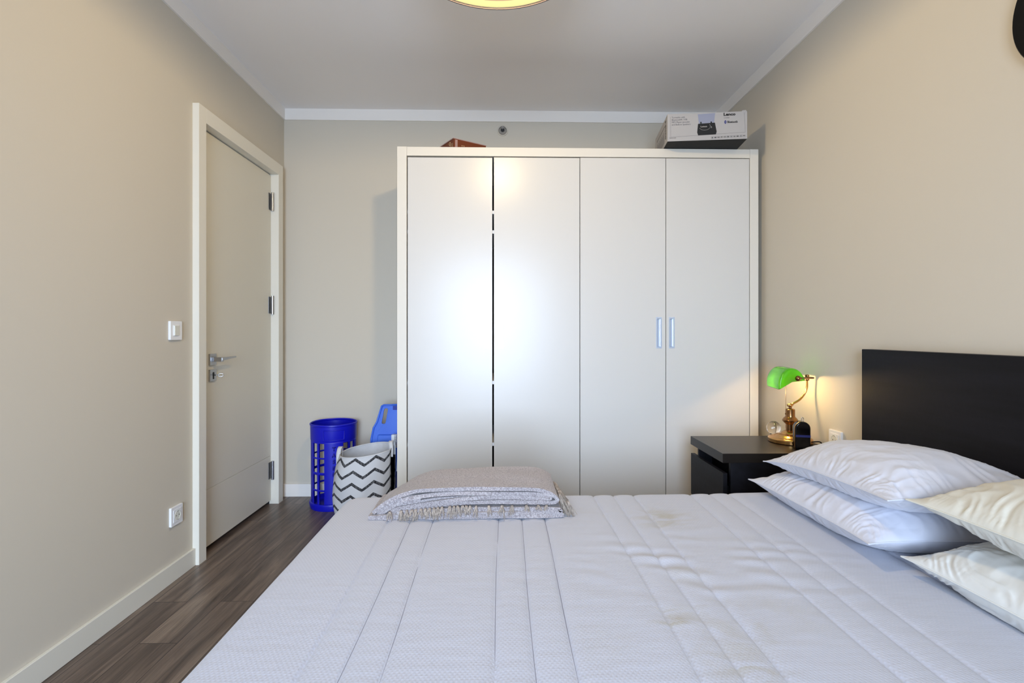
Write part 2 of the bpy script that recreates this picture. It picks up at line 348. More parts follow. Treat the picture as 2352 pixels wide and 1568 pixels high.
ro = box('lever_handle', M['chrome'], D, SX, SX+.009, hy-.029, hy+.029, .933, .991, bevel=.001)
bm = bmesh.new()
add_box(bm, SX+.009, SX+.057, hy-.011, hy+.009, .951, .973)
vs = add_box(bm, SX+.047, SX+.059, hy-.008, 2.79, .956, .972)
for v in vs:
    if v.co.y > 2.7: v.co.z = .964 + (v.co.z-.964)*.45 + .006
obj('lever', bm, M['chrome'], ro, bevel=.0012)
lp = box('lock_plate', M['chrome'], D, SX, SX+.009, hy-.029, hy+.029, .852, .911, bevel=.001)
bm = bmesh.new(); add_prism(bm, [(hy-.006, .862), (hy+.006, .862), (hy+.006, .884), (hy+.009, .890), (hy+.006, .897), (hy-.006, .897), (hy-.009, .890), (hy-.006, .884)], SX+.009, SX+.0098, lambda u, v, h: (h, u, v)); obj('keyhole', bm, M['hole'], lp)
bm = bmesh.new(); add_tube(bm, [(SX+.008, hy, .882), (SX+.034, hy+.003, .882)], .0028)
ring = [(SX+.044+.011*math.cos(a), hy+.004+.004*math.cos(a), .882+.008*math.sin(a)) for a in [i*PI/8 for i in range(17)]]
add_tube(bm, ring, .0022, 6); obj('key', bm, M['chrome'], lp, smooth=True)
for z in (1.876, 1.215, .159):
    bm = bmesh.new(); add_tube(bm, [(XL-.004, 3.326, z), (XL-.004, 3.326, z+.118)], .0085, 14)
    add_box(bm, XL-.020, XL-.0175, 3.300, 3.334, z+.006, z+.112)
    obj('hinge', bm, M['chrome'], D, smooth=True, angle=40)

# ------------------------------------------------------------------ switch and sockets
def plate_local(x, sgn): return lambda u, v, h: (x + sgn*h, u, v)
def rrect(cx, cy, w_, h_, r, n=4):
    out = []
    for (sx_, sy_, a0) in ((1, 1, 0), (-1, 1, 90), (-1, -1, 180), (1, -1, 270)):
        for i in range(n+1):
            a = math.radians(a0 + 90*i/n); out.append((cx+sx_*(w_/2-r)+r*math.cos(a), cy+sy_*(h_/2-r)+r*math.sin(a)))
    return out
sw = thing('light_switch', 'white square light switch on the left wall beside the door', 'light switch', (XL, 2.325, 1.108))
f = plate_local(XL, 1)
bm = bmesh.new(); add_prism(bm, rrect(2.325, 1.108, .082, .084, .004), 0, .011, f); obj('switch_plate', bm, M['plastic'], sw, bevel=.0015)
bm = bmesh.new(); add_prism(bm, rrect(2.322, 1.108, .040, .048, .002), .011, .0125, f); sr = obj('rocker_surround', bm, M['plastic'], sw)
bm = bmesh.new(); vs = add_box(bm, XL+.0125, XL+.018, 2.304, 2.340, 1.086, 1.130)
for v in vs:
    if v.co.x > XL+.015 and v.co.y > 2.32: v.co.x -= .004
obj('rocker', bm, M['plastic2'], sw, bevel=.001)
def socket(x, sgn, y, z, label):
    f = plate_local(x, sgn); s = thing('wall_socket', label, 'wall socket', (x, y, z))
    bm = bmesh.new(); add_prism(bm, rrect(y, z, .082, .084, .004), 0, .011, f); obj('socket_plate', bm, M['plastic'], s, bevel=.0015)
    bm = bmesh.new(); add_prism(bm, rrect(y, z, .056, .056, .003), .011, .0130, f); obj('socket_insert', bm, M['plastic'], s, bevel=.0008)
    bm = bmesh.new()
    n = 32
    rings = []
    for r_, h_ in ((.0215, .0130), (.0215, .0140), (.0195, .0140), (.0185, .0131)):
        rings.append([bm.verts.new(f(y+r_*math.cos(2*PI*k/n), z+r_*math.sin(2*PI*k/n), h_)) for k in range(n)])
    for a, b in zip(rings, rings[1:]):
        for k in range(n): bm.faces.new((a[k], a[(k+1) % n], b[(k+1) % n], b[k]))
    bm.faces.new(rings[-1])
    w_ = obj('socket_well', bm, M['plastic2'], s, smooth=True, angle=30)
    for dy in (-.0095, .0095):
        bm = bmesh.new(); add_prism(bm, [(y+dy+.0024*math.cos(a*PI/4), z+.0024*math.sin(a*PI/4)) for a in range(8)], .0131, .0136, f); obj('pin_hole', bm, M['hole'], w_)
    for dz in (-.0185, .0185):
        bm = bmesh.new(); add_prism(bm, [(y-.003, z+dz-.0012), (y+.003, z+dz-.0012), (y+.003, z+dz+.0012), (y-.003, z+dz+.0012)], .0136, .0146, f); obj('earth_clip', bm, M['chrome'], w_)
    return s
socket(XL, 1, 2.330, .285, 'white wall socket low on the left wall below the light switch')
socket(XR, -1, 2.225, .628, 'white wall socket on the right wall between bedside lamp and headboard')

# ------------------------------------------------------------------ wardrobe
WY, WT = 2.85, 2.125
W = thing('wardrobe', 'large four-door cream wardrobe with recessed metal pulls against the back wall', 'wardrobe', (.436, 3.15, 0))
WX = [-.571, -.5185, -.042, .440, .921, 1.393, 1.443]
box('side_panel', M['wardrobe_edge'], W, WX[0], WX[1], WY, 3.45, 0, WT, bevel=.0012)
box('side_panel', M['wardrobe_edge'], W, WX[5]+.002, WX[6], WY, 3.45, 0, WT, bevel=.0012)
box('top_panel', M['wardrobe_edge'], W, WX[1]+.0005, WX[5]+.0015, WY+.0005, 3.45, 2.075, WT-.001, bevel=.0012)
box('back_panel', M['dark_inside'], W, WX[1], WX[5], 3.43, 3.448, .0, 2.075)
box('plinth', M['wardrobe_edge'], W, WX[1]+.0005, WX[5]+.0015, WY+.025, WY+.045, 0, .065)
box('bottom_panel', M['dark_inside'], W, WX[1]+.0005, WX[5]+.0015, WY+.05, 3.43, .065, .085)
box('divider', M['dark_inside'], W, .43, .45, WY+.05, 3.43, .085, 2.075)
for z in (1.77, 1.66, .82, .476): box('shelf', M['wardwhite'], W, WX[1]+.001, .43, WY+.0235, 3.42, z-.009, z+.009)
gaps = [(WX[1]+.006, WX[2]-.005), (WX[2]+.005, WX[3]-.002), (WX[3]+.002, WX[4]-.002), (WX[4]+.002, WX[5]-.0025)]
hx = [-.0725, .0, .882, .954]
zt = [2.0655, 2.068, 2.070, 2.070]
for (x0, x1), h, zz in zip(gaps, hx, zt):
    bm = bmesh.new(); hw, h0, h1 = .0125, 1.018, 1.178
    y0, y1 = WY, WY+.022
    for a in ((x0, h-hw, .07, zz), (h+hw, x1, .07, zz), (h-hw, h+hw, .07, h0), (h-hw, h+hw, h1, zz)): add_box(bm, a[0], a[1], y0, y1, a[2], a[3])
    bmesh.ops.remove_doubles(bm, verts=bm.verts, dist=1e-5)
    d = obj('door', bm, M['wardrobe'], W)
    bm = bmesh.new()
    a_, b_ = (h-hw-.0035, h+hw+.0035, h0-.007, h1+.007), (h-hw+.003, h+hw-.003, h0+.003, h1-.003)
    fl = WY-.0015
    for q in ((a_[0], b_[0], a_[2], a_[3]), (b_[1], a_[1], a_[2], a_[3]), (b_[0], b_[1], a_[2], b_[2]), (b_[0], b_[1], b_[3], a_[3])): add_box(bm, q[0], q[1], fl, WY-.0001, q[2], q[3])
    for q in ((b_[0]-.001, b_[0], b_[2], b_[3]), (b_[1], b_[1]+.001, b_[2], b_[3]), (b_[0], b_[1], b_[2]-.001, b_[2]), (b_[0], b_[1], b_[3], b_[3]+.001)): add_box(bm, q[0], q[1], fl, WY+.012, q[2], q[3])
    add_box(bm, b_[0]-.001, b_[1]+.001, WY+.011, WY+.013, b_[2]-.001, b_[3]+.001)
    obj('pull', bm, M['alu'], d)

# ------------------------------------------------------------------ things on the wardrobe
bang = math.radians(-6.8); bo = Vector((.896, 2.746, WT)); BW, BD, BH = .413, .36, .147
def bl(u, v, h):   # u along front, v up, h depth behind the front face
    return Vector((bo.x + u*math.cos(bang) - h*math.sin(bang), bo.y + u*math.sin(bang) + h*math.cos(bang), WT + v))
B = thing('cardboard_box', 'white record player carton overhanging the right end of the wardrobe top', 'box', tuple(bl(BW/2, 0, BD/2)))
bm = bmesh.new(); add_prism(bm, [(0, 0), (BW, 0), (BW, BH), (0, BH)], 0, BD, bl)
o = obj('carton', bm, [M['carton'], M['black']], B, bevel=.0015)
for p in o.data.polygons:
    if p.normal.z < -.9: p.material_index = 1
bm = bmesh.new(); add_prism(bm, [(BW-.028, BH), (BW-.004, BH), (BW-.006, BH+.006), (BW-.026, BH+.005)], .001, .004, bl); obj('top_flap', bm, M['carton'], B)
FR = lambda ox, oy: (lambda u, v, h: bl(ox+u, oy+v, -.0002-h))
def on_front(body, x, y, size, m, name='printed_text', **k):
    return obj(name, text_bm(body, size, FR(x, y), ext=.0003, **k), m, B)
sc = BW/2060.0   # crop pixels (145..2210 across) to metres
def fx(px): return (px-140)*sc
def fy(py): return BH - (py-165)*BH/705.0
on_front('Lenco', fx(1590), fy(262), .0205, M['print'], bold=.0009, sx=1.22)
on_front('LS-50BK', fx(1600), fy(330), .0085, M['print_grey'])
on_front('Bluetooth', fx(1688), fy(452), .0165, M['print'], bold=.0005, sx=.80)
on_front('Turntable with\nBluetooth\u00ae, USB\nMP3 Player-encoder\nand Built-in Speakers', fx(250), fy(280), .0125, M['print_grey'], spacing=1.02, sx=.93)
on_front('lenco.com', fx(195), fy(795), .0085, M['print'], sx=.95)
bm = bmesh.new(); add_prism(bm, [(fx(1640)+.0055*math.cos(a*PI/8), fy(425)+.0092*math.sin(a*PI/8)) for a in range(16)], -.0006, -.0002, bl); obj('round_emblem', bm, M['print_blue'], B)
bm = bmesh.new(); cx_, cy_ = fx(1640), fy(425)
for a, b in (((-.0022, .0032), (.0022, -.0028)), ((.0022, -.0028), (0, -.0062)), ((0, -.0062), (0, .0062)), ((0, .0062), (.0022, .0030)), ((.0022, .0030), (-.0022, -.0032))):
    add_tube(bm, [bl(cx_+a[0], cy_+a[1], -.0008), bl(cx_+b[0], cy_+b[1], -.0008)], .0004, 4)
obj('emblem_rune', bm, M['carton'], B)
# picture of the player
bm = bmesh.new(); add_prism(bm, [(fx(930), fy(200)), (fx(1375), fy(185)), (fx(1350), fy(430)), (fx(955), fy(440))], -.0005, -.0001, bl); pic = obj('printed_lid', bm, M['print_lilac'], B)
bm = bmesh.new(); add_prism(bm, [(fx(935), fy(445)), (fx(1370), fy(430)), (fx(1415), fy(660)), (fx(1395), fy(730)), (fx(940), fy(742)), (fx(912), fy(665))], -.0006, -.0001, bl)
for q in (1010, 1275): add_prism(bm, [(fx(q-18), fy(440)), (fx(q+18), fy(440)), (fx(q+18), fy(398)), (fx(q-18), fy(398))], -.0007, -.0001, bl)
obj('printed_turntable', bm, M['print'], B)
bm = bmesh.new(); add_tube(bm, [bl(fx(1108)+.029*math.cos(a*PI/16), fy(520)+.0195*math.sin(a*PI/16), -.0009) for a in range(18, 31+1)], .0006, 4)
add_tube(bm, [bl(fx(1108)+.029*math.cos(a*PI/16), fy(520)+.0195*math.sin(a*PI/16), -.0009) for a in range(-2, 4)], .0006, 4)
add_tube(bm, [bl(fx(1270), fy(520), -.0009), bl(fx(1288), fy(545), -.0009), bl(fx(1270), fy(565), -.0009)], .0014, 4)
obj('printed_platter', bm, M['carton'], B)
on_front('Lenco', fx(1000), fy(535), .0105, M['carton'], bold=.0004, sx=1.3).location += (bl(0, 0, -.0008)-bl(0, 0, 0))
# thin printed frame line and icon row
bm = bmesh.new()
for a, b in (((225, 760), (2150, 700)), ((225, 760), (215, 240)), ((2150, 700), (2120, 200))): add_tube(bm, [bl(fx(a[0]), fy(a[1]), -.0003), bl(fx(b[0]), fy(b[1]), -.0003)], .0004, 4)
for k in range(11):
    cx_ = fx(1300 + k*81.5); cy_ = fy(812 - k*2.2) 
    pts = [bl(u, v, -.0004) for u, v in rrect(cx_, cy_, .0135, .0105, .003, 2)]; add_tube(bm, pts + [pts[0]], .00035, 4)
obj('printed_frame', bm, M['print_grey'], B)
bm = bmesh.new()
for k in range(11):
    cx_ = fx(1300 + k*81.5); cy_ = fy(812 - k*2.2); q = (.002, .0045, .0045, .0035, .004, .004, .0032, .004, .0045, .0016, .0048)[k]
    add_prism(bm, rrect(cx_, cy_, 2*q, (.007, .004, .003, .003, .003, .004, .003, .003, .004, .006, .0025)[k], .0009, 2), -.0006, -.0002, bl)
obj('printed_icons', bm, M['print'], B)
# left side: vertical lettering and a line of small marks
sd = lambda ox, oy: (lambda u, v, h: bl(-.0002-h, oy-u, ox+v))
obj('printed_text', text_bm('Lenco', .034, sd(.040, .132), ext=.0003, bold=.001, sx=1.25), M['print'], B)
bm = bmesh.new()
for k in range(12): add_prism(bm, [(.075+k*.020, .112), (.083+k*.020, .112), (.083+k*.020, .104), (.075+k*.020, .104)], -.0005, -.0001, lambda u, v, h: bl(h, v, u))
obj('printed_marks', bm, M['print'], B)
bm = bmesh.new()
for k in range(22): add_prism(bm, [(.085+k*.010, .092-.01*((k*7) % 3)), (.0875+k*.010, .092-.01*((k*7) % 3)), (.0875+k*.010, .02), (.085+k*.010, .02)], -.0004, -.0001, lambda u, v, h: bl(h, v, u))
obj('printed_columns', bm, M['print_grey'], B)

ra = math.atan2(.12, .187); ro_ = Vector((-.276, 3.0, WT)); RH = .107
def rl(u, w_, z): # u along the right face, w_ along the left face
    return Vector((ro_.x + u*math.cos(ra) - w_*math.sin(ra), ro_.y + u*math.sin(ra) + w_*math.cos(ra), WT + z))
R = thing('storage_box', 'rust brown keepsake box with gold lettering on the wardrobe top near its left end', 'box', tuple(rl(.11, .1, 0)))
bm = bmesh.new(); add_prism(bm, [(0.004, 0), (.222, 0), (.222, .19), (0.004, .19)], 0, RH-.004, lambda u, w_, h: rl(u, w_, h)); obj('box_body', bm, M['rust'], R, bevel=.001)
bm = bmesh.new(); add_prism(bm, [(-.001, -.001), (.224, -.001), (.224, .192), (-.001, .192)], RH-.004, RH, lambda u, w_, h: rl(u, w_, h)); obj('box_edge', bm, M['pinkedge'], R)
bm = bmesh.new(); add_prism(bm, [(.012, -.001), (.028, -.001), (.028, .0), (.012, .0)], 0.01, RH-.008, lambda u, w_, h: rl(u, w_, h)); obj('paper_strip', bm, M['pinkedge'], R)
obj('gold_lettering', text_bm('9', .060, lambda u, v, h: rl(.0035-h, .064-u, .060+v*.9), ext=.0004), M['gold'], R)
obj('gold_lettering', text_bm('ISI', .026, lambda u, v, h: rl(.0035-h, .030-v, .058+u), ext=.0004), M['gold'], R)
obj('gold_lettering', text_bm('TT', .020, lambda u, v, h: rl(.052+u, -.0005-h, .060+v), ext=.0004), M['gold'], R)

# round fitting on the back wall
Fx = Vector((.013, YB, 2.467)); fu = lambda u, v, h: (Fx.x+u, YB-h, Fx.z+v)
RF = thing('wall_fitting', 'small round recessed fitting with a metal clip on the back wall below the cornice', 'wall fitting', (Fx.x, YB, Fx.z))
def ring_y(bm, prof, n=40):
    rings = [[bm.verts.new(fu(r*math.cos(2*PI*k/n), r*math.sin(2*PI*k/n), h)) for k in range(n)] for r, h in prof]
    for a, b in zip(rings, rings[1:]):
        for k in range(n): bm.faces.new((a[k], a[(k+1) % n], b[(k+1) % n], b[k]))
    return rings
bm = bmesh.new(); ring_y(bm, [(.037, 0), (.037, .004), (.0345, .006), (.029, .005), (.028, .001)]); obj('escutcheon', bm, M['wall'], RF, smooth=True, angle=35)
bm = bmesh.new(); rg = ring_y(bm, [(.028, .0005), (.0275, .012), (.0245, .012), (.024, .002)]); bm.faces.new(rg[-1]); obj('inner_cup', bm, mat('taupe_cup', (.34, .30, .25), .5), RF, smooth=True, angle=35)
bm = bmesh.new(); rg = ring_y(bm, [(.0125, .0125), (.011, .0135), (.0075, .0135), (.007, .013)]); bm.faces.new(rg[-1]); obj('core', bm, M['hole'], RF, smooth=True, angle=35)
bm = bmesh.new(); add_box(bm, Fx.x-.017, Fx.x+.017, YB-.016, YB-.013, Fx.z+.013, Fx.z+.017)
add_tube(bm, [(Fx.x+.0065*math.cos(a*PI/8), YB-.0145, Fx.z+.014+.0065*math.sin(a*PI/8)) for a in range(17)], .0018, 6); add_box(bm, Fx.x-.003, Fx.x+.003, YB-.014, YB-.002, Fx.z+.006, Fx.z+.010)
obj('metal_clip', bm, M['chrome'], RF)

# ------------------------------------------------------------------ bed
BED = thing('bed_frame', 'black-brown low wooden bed frame with panel headboard on the right wall', 'bed', (.42, 1.15, 0))
box('headboard', M['blackwood'], BED, 1.422, 1.462, .315, 1.997, .02, 1.034, bevel=.002)
box('foot_board', M['blackwood'], BED, -.575, -.535, .335, 1.975, .10, .36, bevel=.002)
box('side_rail', M['blackwood'], BED, -.535, 1.422, 1.945, 1.975, .10, .36, bevel=.002)
box('side_rail', M['blackwood'], BED, -.535, 1.422, .335, .365, .10, .36, bevel=.002)
box('slat_base', M['plastic2'], BED, -.535, 1.42, .366, 1.944, .25, .268)
for x in (-.565, 1.36):
    for y in (.345, 1.915): box('leg', M['blackwood'], BED, x, x+.05, y, y+.05, 0, .10)

# mattress : one closed, quilted skin
MX0, MX1, MY0, MY1, MZ0, MZ1 = -.583, 1.418, .362, 1.947, .27, .492
SEAMS = [s for g in (-.720, -.364, -.008, .350, .705, 1.06) for s in (g, g+.074, g+.148)]
def wob(s, y): return .004*math.sin(y*4+s*9)
def quilt(x, y):
    d = 9
    for s in SEAMS: d = min(d, abs(x - s - wob(s, y)))
    g = math.exp(-(d/.0035)**2)*.0045 + math.exp(-(d/.016)**2)*.0028
    return -g
def mtop(x, y):
    z = MZ1 + quilt(x, y)
    z += .010*max(0, min(1, (x-.1)/1.2))                                   # sits a little higher at the head end
    a = math.exp(-(((x-.52)/.28)**2 + ((y-1.32)/.22)**2))                  # slept-in creases
    z += a*.0050*math.sin(y*84 + 14*x + 3.5*noise.noise(Vector((x*5, y*5, 0)))) * max(0, .35+1.3*noise.noise(Vector((x*8, y*6, 3))))
    z += .002*noise.noise(Vector((x*2.5, y*2.5, 5))) 
    return z
bm = bmesh.new()
def cross(a0, a1, r, fine):
    """positions with extra samples near the rounded edges"""
    e = [a0 + r*(1-math.cos(PI/2*i/7)) for i in range(7)]; m_ = []
    n = int((a1-a0-2*r)/fine); m_ = [a0+r + (a1-a0-2*r)*i/n for i in range(n+1)]
    return e + m_ + [a0+a1-q for q in reversed(e)]
RE = .045
xs = cross(MX0, MX1, RE, .0065)
for s in SEAMS:
    if s > MX0+RE: xs += [s-.003, s, s+.003]
xs = sorted(set(round(x, 5) for x in xs if MX0-1e-6 <= x <= MX1+1e-6)); xs = [x for i, x in enumerate(xs) if i == 0 or x-xs[i-1] > .0008]
ys = cross(MY0, MY1, RE, .012)
def edrop(x, y):
    # corner radius in plan too
    dx = max(0, RE-(x-MX0), RE-(MX1-x)); dy = max(0, RE-(y-MY0), RE-(MY1-y)); q = min(1, math.hypot(dx, dy)/RE)
    return RE*(1-math.sqrt(max(0, 1-q*q)))
def plan(x, y):
    # pull grid corners onto a rounded-corner outline
    cr_ = .075
    for cx, sx_ in ((MX0+cr_, -1), (MX1-cr_, 1)):
        for cy, sy_ in ((MY0+cr_, -1), (MY1-cr_, 1)):
            u, v = (x-cx)*sx_, (y-cy)*sy_
            if u > 0 and v > 0:
                m_ = max(u, v); l = math.hypot(u, v)
                if l > 0: u, v = u*m_/l, v*m_/l
                return cx+u*sx_, cy+v*sy_
    return x, y
V = []
for x in xs:
    row = []
    for y in ys:
        dx = max(0, RE-(x-MX0), RE-(MX1-x)); dy = max(0, RE-(y-MY0), RE-(MY1-y)); q = min(1, max(dx, dy)/RE)
        X, Y = plan(x, y); row.append(bm.verts.new((X, Y, mtop(x, y) - RE*(1-math.sqrt(max(0, 1-q*q))))))
    V.append(row)
for i in range(len(xs)-1):
    for j in range(len(ys)-1): bm.faces.new((V[i][j], V[i+1][j], V[i+1][j+1], V[i][j+1]))
nx, ny = len(xs), len(ys)
loop = [V[i][0] for i in range(nx)] + [V[nx-1][j] for j in range(1, ny)] + [V[i][ny-1] for i in range(nx-2, -1, -1)] + [V[0][j] for j in range(ny-2, 0, -1)]
prev = loop; cxm, cym = (MX0+MX1)/2, (MY0+MY1)/2
for k, (zz, ins) in enumerate([(.40, -.003), (.33, -.003), (.285, .002), (MZ0, .014)]):
    nw = []
    for v in loop:
        d = Vector((v.co.x-cxm, v.co.y-cym, 0)); nl = Vector((d.x/(MX1-MX0), d.y/(MY1-MY0), 0)); nl = Vector((1 if nl.x > .49 else -1 if nl.x < -.49 else 0, 1 if nl.y > .49 else -1 if nl.y < -.49 else 0, 0))
        nw.append(bm.verts.new((v.co.x - nl.x*ins, v.co.y - nl.y*ins, zz)))
    for i in range(len(prev)): j = (i+1) % len(prev); bm.faces.new((prev[i], prev[j], nw[j], nw[i]))
    prev = nw
bm.faces.new(prev)
MT = thing('mattress', 'bare white quilted mattress with faint yellow stains on the bed', 'mattress', (.42, 1.15, MZ0))
obj('ticking', bm, M['ticking'], MT, smooth=True)
for s in SEAMS:
    if s < -.33 or s > .2: continue
    bm = bmesh.new(); pts = []
    for k in range(90):
        y = MY0+RE*.5 + (MY1-MY0-RE)*k/89; x = s+wob(s, y); dy = max(0, RE-(y-MY0), RE-(MY1-y)); q = min(1, dy/RE)
        pts.append((x, y, mtop(x, y) - RE*(1-math.sqrt(1-q*q)) + .0002))
    add_tube(bm, pts, .0009, 5); obj('seam_thread', bm, M['thread'], MT)

# ------------------------------------------------------------------ pillows
class Pillow:
    def __init__(s, name, label, group, cx, cy, W_, L_, T, rot, zc, floor, m, seed, lift, wr=.6):
        s.cx, s.cy, s.W, s.L, s.T, s.rot, s.zc, s.floor, s.seed, s.wr, s.lift = cx, cy, W_, L_, T, rot, zc, floor, seed, wr, lift
        P = thing(name, label, 'pillow', (cx, cy, floor(cx, cy)), group=group)
        NU, NV = 150, 210
        bm = bmesh.new(); top = []; bot = []
        for i in range(NU+1):
            a, b = [], []
            for j in range(NV+1):
                u = math.sin((i/NU-.5)*PI*.96)/math.sin(.48*PI); v = math.sin((j/NV-.5)*PI*.96)/math.sin(.48*PI)
                X, Y = s.xy(u, v); zt_, zb = s.heights(u, v, X, Y)
                a.append(bm.verts.new((X, Y, zt_)))
                if i in (0, NU) or j in (0, NV): b.append(a[-1])
                else: b.append(bm.verts.new((X, Y, min(zb, zt_-.0005))))
            top.append(a); bot.append(b)
        for i in range(NU):
            for j in range(NV):
                bm.faces.new((top[i][j], top[i+1][j], top[i+1][j+1], top[i][j+1]))
                try: bm.faces.new((bot[i][j], bot[i][j+1], bot[i+1][j+1], bot[i+1][j]))
                except ValueError: pass
        edge = [top[i][0].co.copy() for i in range(NU+1)] + [top[NU][j].co.copy() for j in range(1, NV+1)] + [top[i][NV].co.copy() for i in range(NU-1, -1, -1)] + [top[0][j].co.copy() for j in range(NV-1, 0, -1)]
        obj('pillowcase', bm, m, P, smooth=True)
        bm = bmesh.new(); add_tube(bm, edge + [edge[0]], .0022, 6); obj('seam_piping', bm, m, P, smooth=True)
    def xy(s, u, v):
        px = .055; x = s.W/2*u*(1-px*(1-v**4)) ; y = s.L/2*v*(1-.05*(1-u**4))
        c, d = math.cos(s.rot), math.sin(s.rot); return s.cx + x*c - y*d, s.cy + x*d + y*c
    def f(s, u, v):
        a = max(0, 1-abs(u)**2.4)**.62; b = max(0, 1-abs(v)**3.0)**.62; return a*b
    def heights(s, u, v, X, Y):
        f = s.f(u, v); n = noise.noise
        eu, ev = 1-abs(u), 1-abs(v)
        # puckers running in from the seam, fading towards the middle
        wp = n(Vector((u*2.3, v*2.3, s.seed)))*.35; wr = math.exp(-ev/.26)*abs(n(Vector(((u+wp)*9+s.seed, s.seed*3.1 + (v > 0)*5, ev*1.6))))*1.1 + math.exp(-eu/.30)*abs(n(Vector((s.seed*1.7, (v+wp)*12+s.seed+(u > 0)*7, eu*1.8))))*1.1 + .25*math.exp(-eu/.12)*abs(n(Vector((s.seed, v*38, eu*3))))
        broad = n(Vector((u*1.6+s.seed, v*2.1, 2)))*.35 + .5*abs(n(Vector((u*3.2+v*2.0+s.seed, v*3.8-u*1.5, 4))))
        k = min(1, f*3)
        seam = s.zc(u, v, X, Y)
        zt_ = seam + s.T*.55*f - k*wr*s.wr*.022 - k*broad*s.wr*.022
        zb = seam - s.T*.50*f + k*wr*s.wr*.020
        fl = s.floor(X, Y) + .0015
        zb = max(zb, fl); zt_ = max(zt_, fl + .006 + .0)
        if f <= 1e-4: zt_ = max(seam, fl+.003)
        return zt_, zb
    def top(s, X, Y):
        c, d = math.cos(s.rot), math.sin(s.rot); x, y = X-s.cx, Y-s.cy; lx, ly = x*c+y*d, -x*d+y*c
        u, v = lx/(s.W/2), ly/(s.L/2)
        for _ in range(6): u, v = lx/(s.W/2*(1-.055*(1-min(1, abs(v))**4))), ly/(s.L/2*(1-.05*(1-min(1, abs(u))**4)))
        if abs(u) >= 1 or abs(v) >= 1: return -9
        return s.heights(u, v, X, Y)[0]
bedtop = lambda x, y: mtop(x, y)
# blue-white pair at the far side of the bed
P2 = Pillow('pillow', 'lower of the two bluish white pillows, flat on the mattress near the bedside table', 'bluish white pillows', 1.172, 1.605, .47, .66, .175, -.02,
            lambda u, v, X, Y: .553 + .012*(-v), bedtop, M['pillow_blue'], 3.3, 0)
P1 = Pillow('pillow', 'upper of the two bluish white pillows, touching the black headboard', 'bluish white pillows', 1.185, 1.545, .46, .64, .165, -.035,
            lambda u, v, X, Y: .672 + .018*(-v) - .028*max(0, v)**2, lambda x, y: max(bedtop(x, y), P2.top(x, y)), M['pillow_blue'], 8.1, 0)
# cream pair nearer the camera
P4 = Pillow('pillow', 'off-white pillow lying on the mattress under the cream pillow at the right edge', 'cream feather pillows', 1.212, .930, .42, .66, .19, .03,
            lambda u, v, X, Y: .545, bedtop, M['pillow_white'], 5.9, 0, .75)
P3 = Pillow('pillow', 'cream pillow resting on top of the off-white pillow at the right edge', 'cream feather pillows', 1.205, .905, .43, .65, .175, .03,
            lambda u, v, X, Y: .706 + .01*u, lambda x, y: max(bedtop(x, y), P4.top(x, y)), M['pillow_cream'], 12.4, 0, .75)

# ------------------------------------------------------------------ folded throw
TB = thing('throw_blanket', 'folded beige grey woven throw with fringe on the foot end of the mattress', 'blanket', (-.12, 1.78, .495))
K = .001421
def q2(cx, cy):  # from picture measurements of the folded edge to metres across / up
    return ((820+cx/4.523-1150)*K + .006, 1.1-(1050+cy/4.523-763)*K)
def ribbon(name, pts, thick, y0, y1, yshift=None, closed=False, seed=0, backf=None, n=14):
    c = catmull([(*q2(*p), 0) for p in pts], 10, closed)
    c = [Vector((p.x, p.y)) for p in c]
    # offset to both sides
    N = len(c); nor = []
    for i in range(N):
        d = (c[(i+1) % N]-c[i-1]) if closed else (c[min(N-1, i+1)]-c[max(0, i-1)])
        d.normalize(); nor.append(Vector((-d.y, d.x)))
    loop = [c[i]+nor[i]*thick/2 for i in range(N)] + [c[i]-nor[i]*thick/2 for i in range(N-1, -1, -1)]
    bm = bmesh.new(); rings = []
    for k in range(n+1):
        t = k/n; y = y0 + (y1-y0)*t; r = []
        for i, p in enumerate(loop):
            ed = .004*(1 if k in (0, n) else 0)
            x = p.x + .004*noise.noise(Vector((p.x*5, y*9, seed))); z = p.y + .0035*noise.noise(Vector((p.x*6, y*14, seed+4)))*min(1, t*3)
            if backf: x, z = backf(x, z, t)
            yy = y + .006*noise.noise(Vector((p.x*7+seed, p.y*30, t*2)))
            z = max(z, bedtop(x, yy)+.0015)
            r.append(bm.verts.new((x, yy, z)))
        rings.append(r)
    n_ = len(loop)
    for a, b in zip(rings, rings[1:]):
        for i in range(n_): j = (i+1) % n_; bm.faces.new((a[i], a[j], b[j], b[i]))
    for rg, fl in ((rings[0], 1), (rings[-1], 0)):
        for i in range(N-1 if not closed else N-1):
            q = (rg[i], rg[i+1], rg[2*N-2-i], rg[2*N-1-i]); bm.faces.new(q if fl else q[::-1])
    return obj(name, bm, M['throw'], TB, smooth=True, angle=60)
outer = [(150, 575), (230, 505), (330, 440), (450, 390), (620, 350), (900, 336), (1400, 332), (1800, 340), (1960, 372), (2040, 420), (2062, 455), (2010, 478), (1850, 476), (1400, 470), (1050, 478), (750, 510), (480, 552), (345, 560), (420, 530), (620, 496), (900, 456), (1250, 424), (1800, 432), (1960, 436), (1985, 424), (1900, 396), (1500, 384), (1000, 378), (700, 398), (440, 440)]
ribbon('top_fold', outer, .0125, 1.684, 1.905, seed=1, backf=lambda x, z, t: (x + t*(.045*max(0, (-.05-x)/.4)), z + (.012*t*max(0, min(1, (x+.45)/.6)) if z > .56 else 0)))
ribbon('top_fold', [(350, 540), (480, 500), (650, 466), (850, 442), (1150, 424)], .012, 1.690, 1.88, seed=3)
ribbon('bottom_fold', [(190, 590), (290, 530), (380, 480), (500, 440), (640, 425)], .022, 1.689, 1.88, seed=7)
ribbon('bottom_fold', [(110, 612), (500, 600), (1000, 585), (1600, 580), (2020, 578), (2095, 590), (2070, 606), (1600, 612), (1000, 618), (500, 628), (110, 634)], .012, 1.676, 1.90, seed=5)
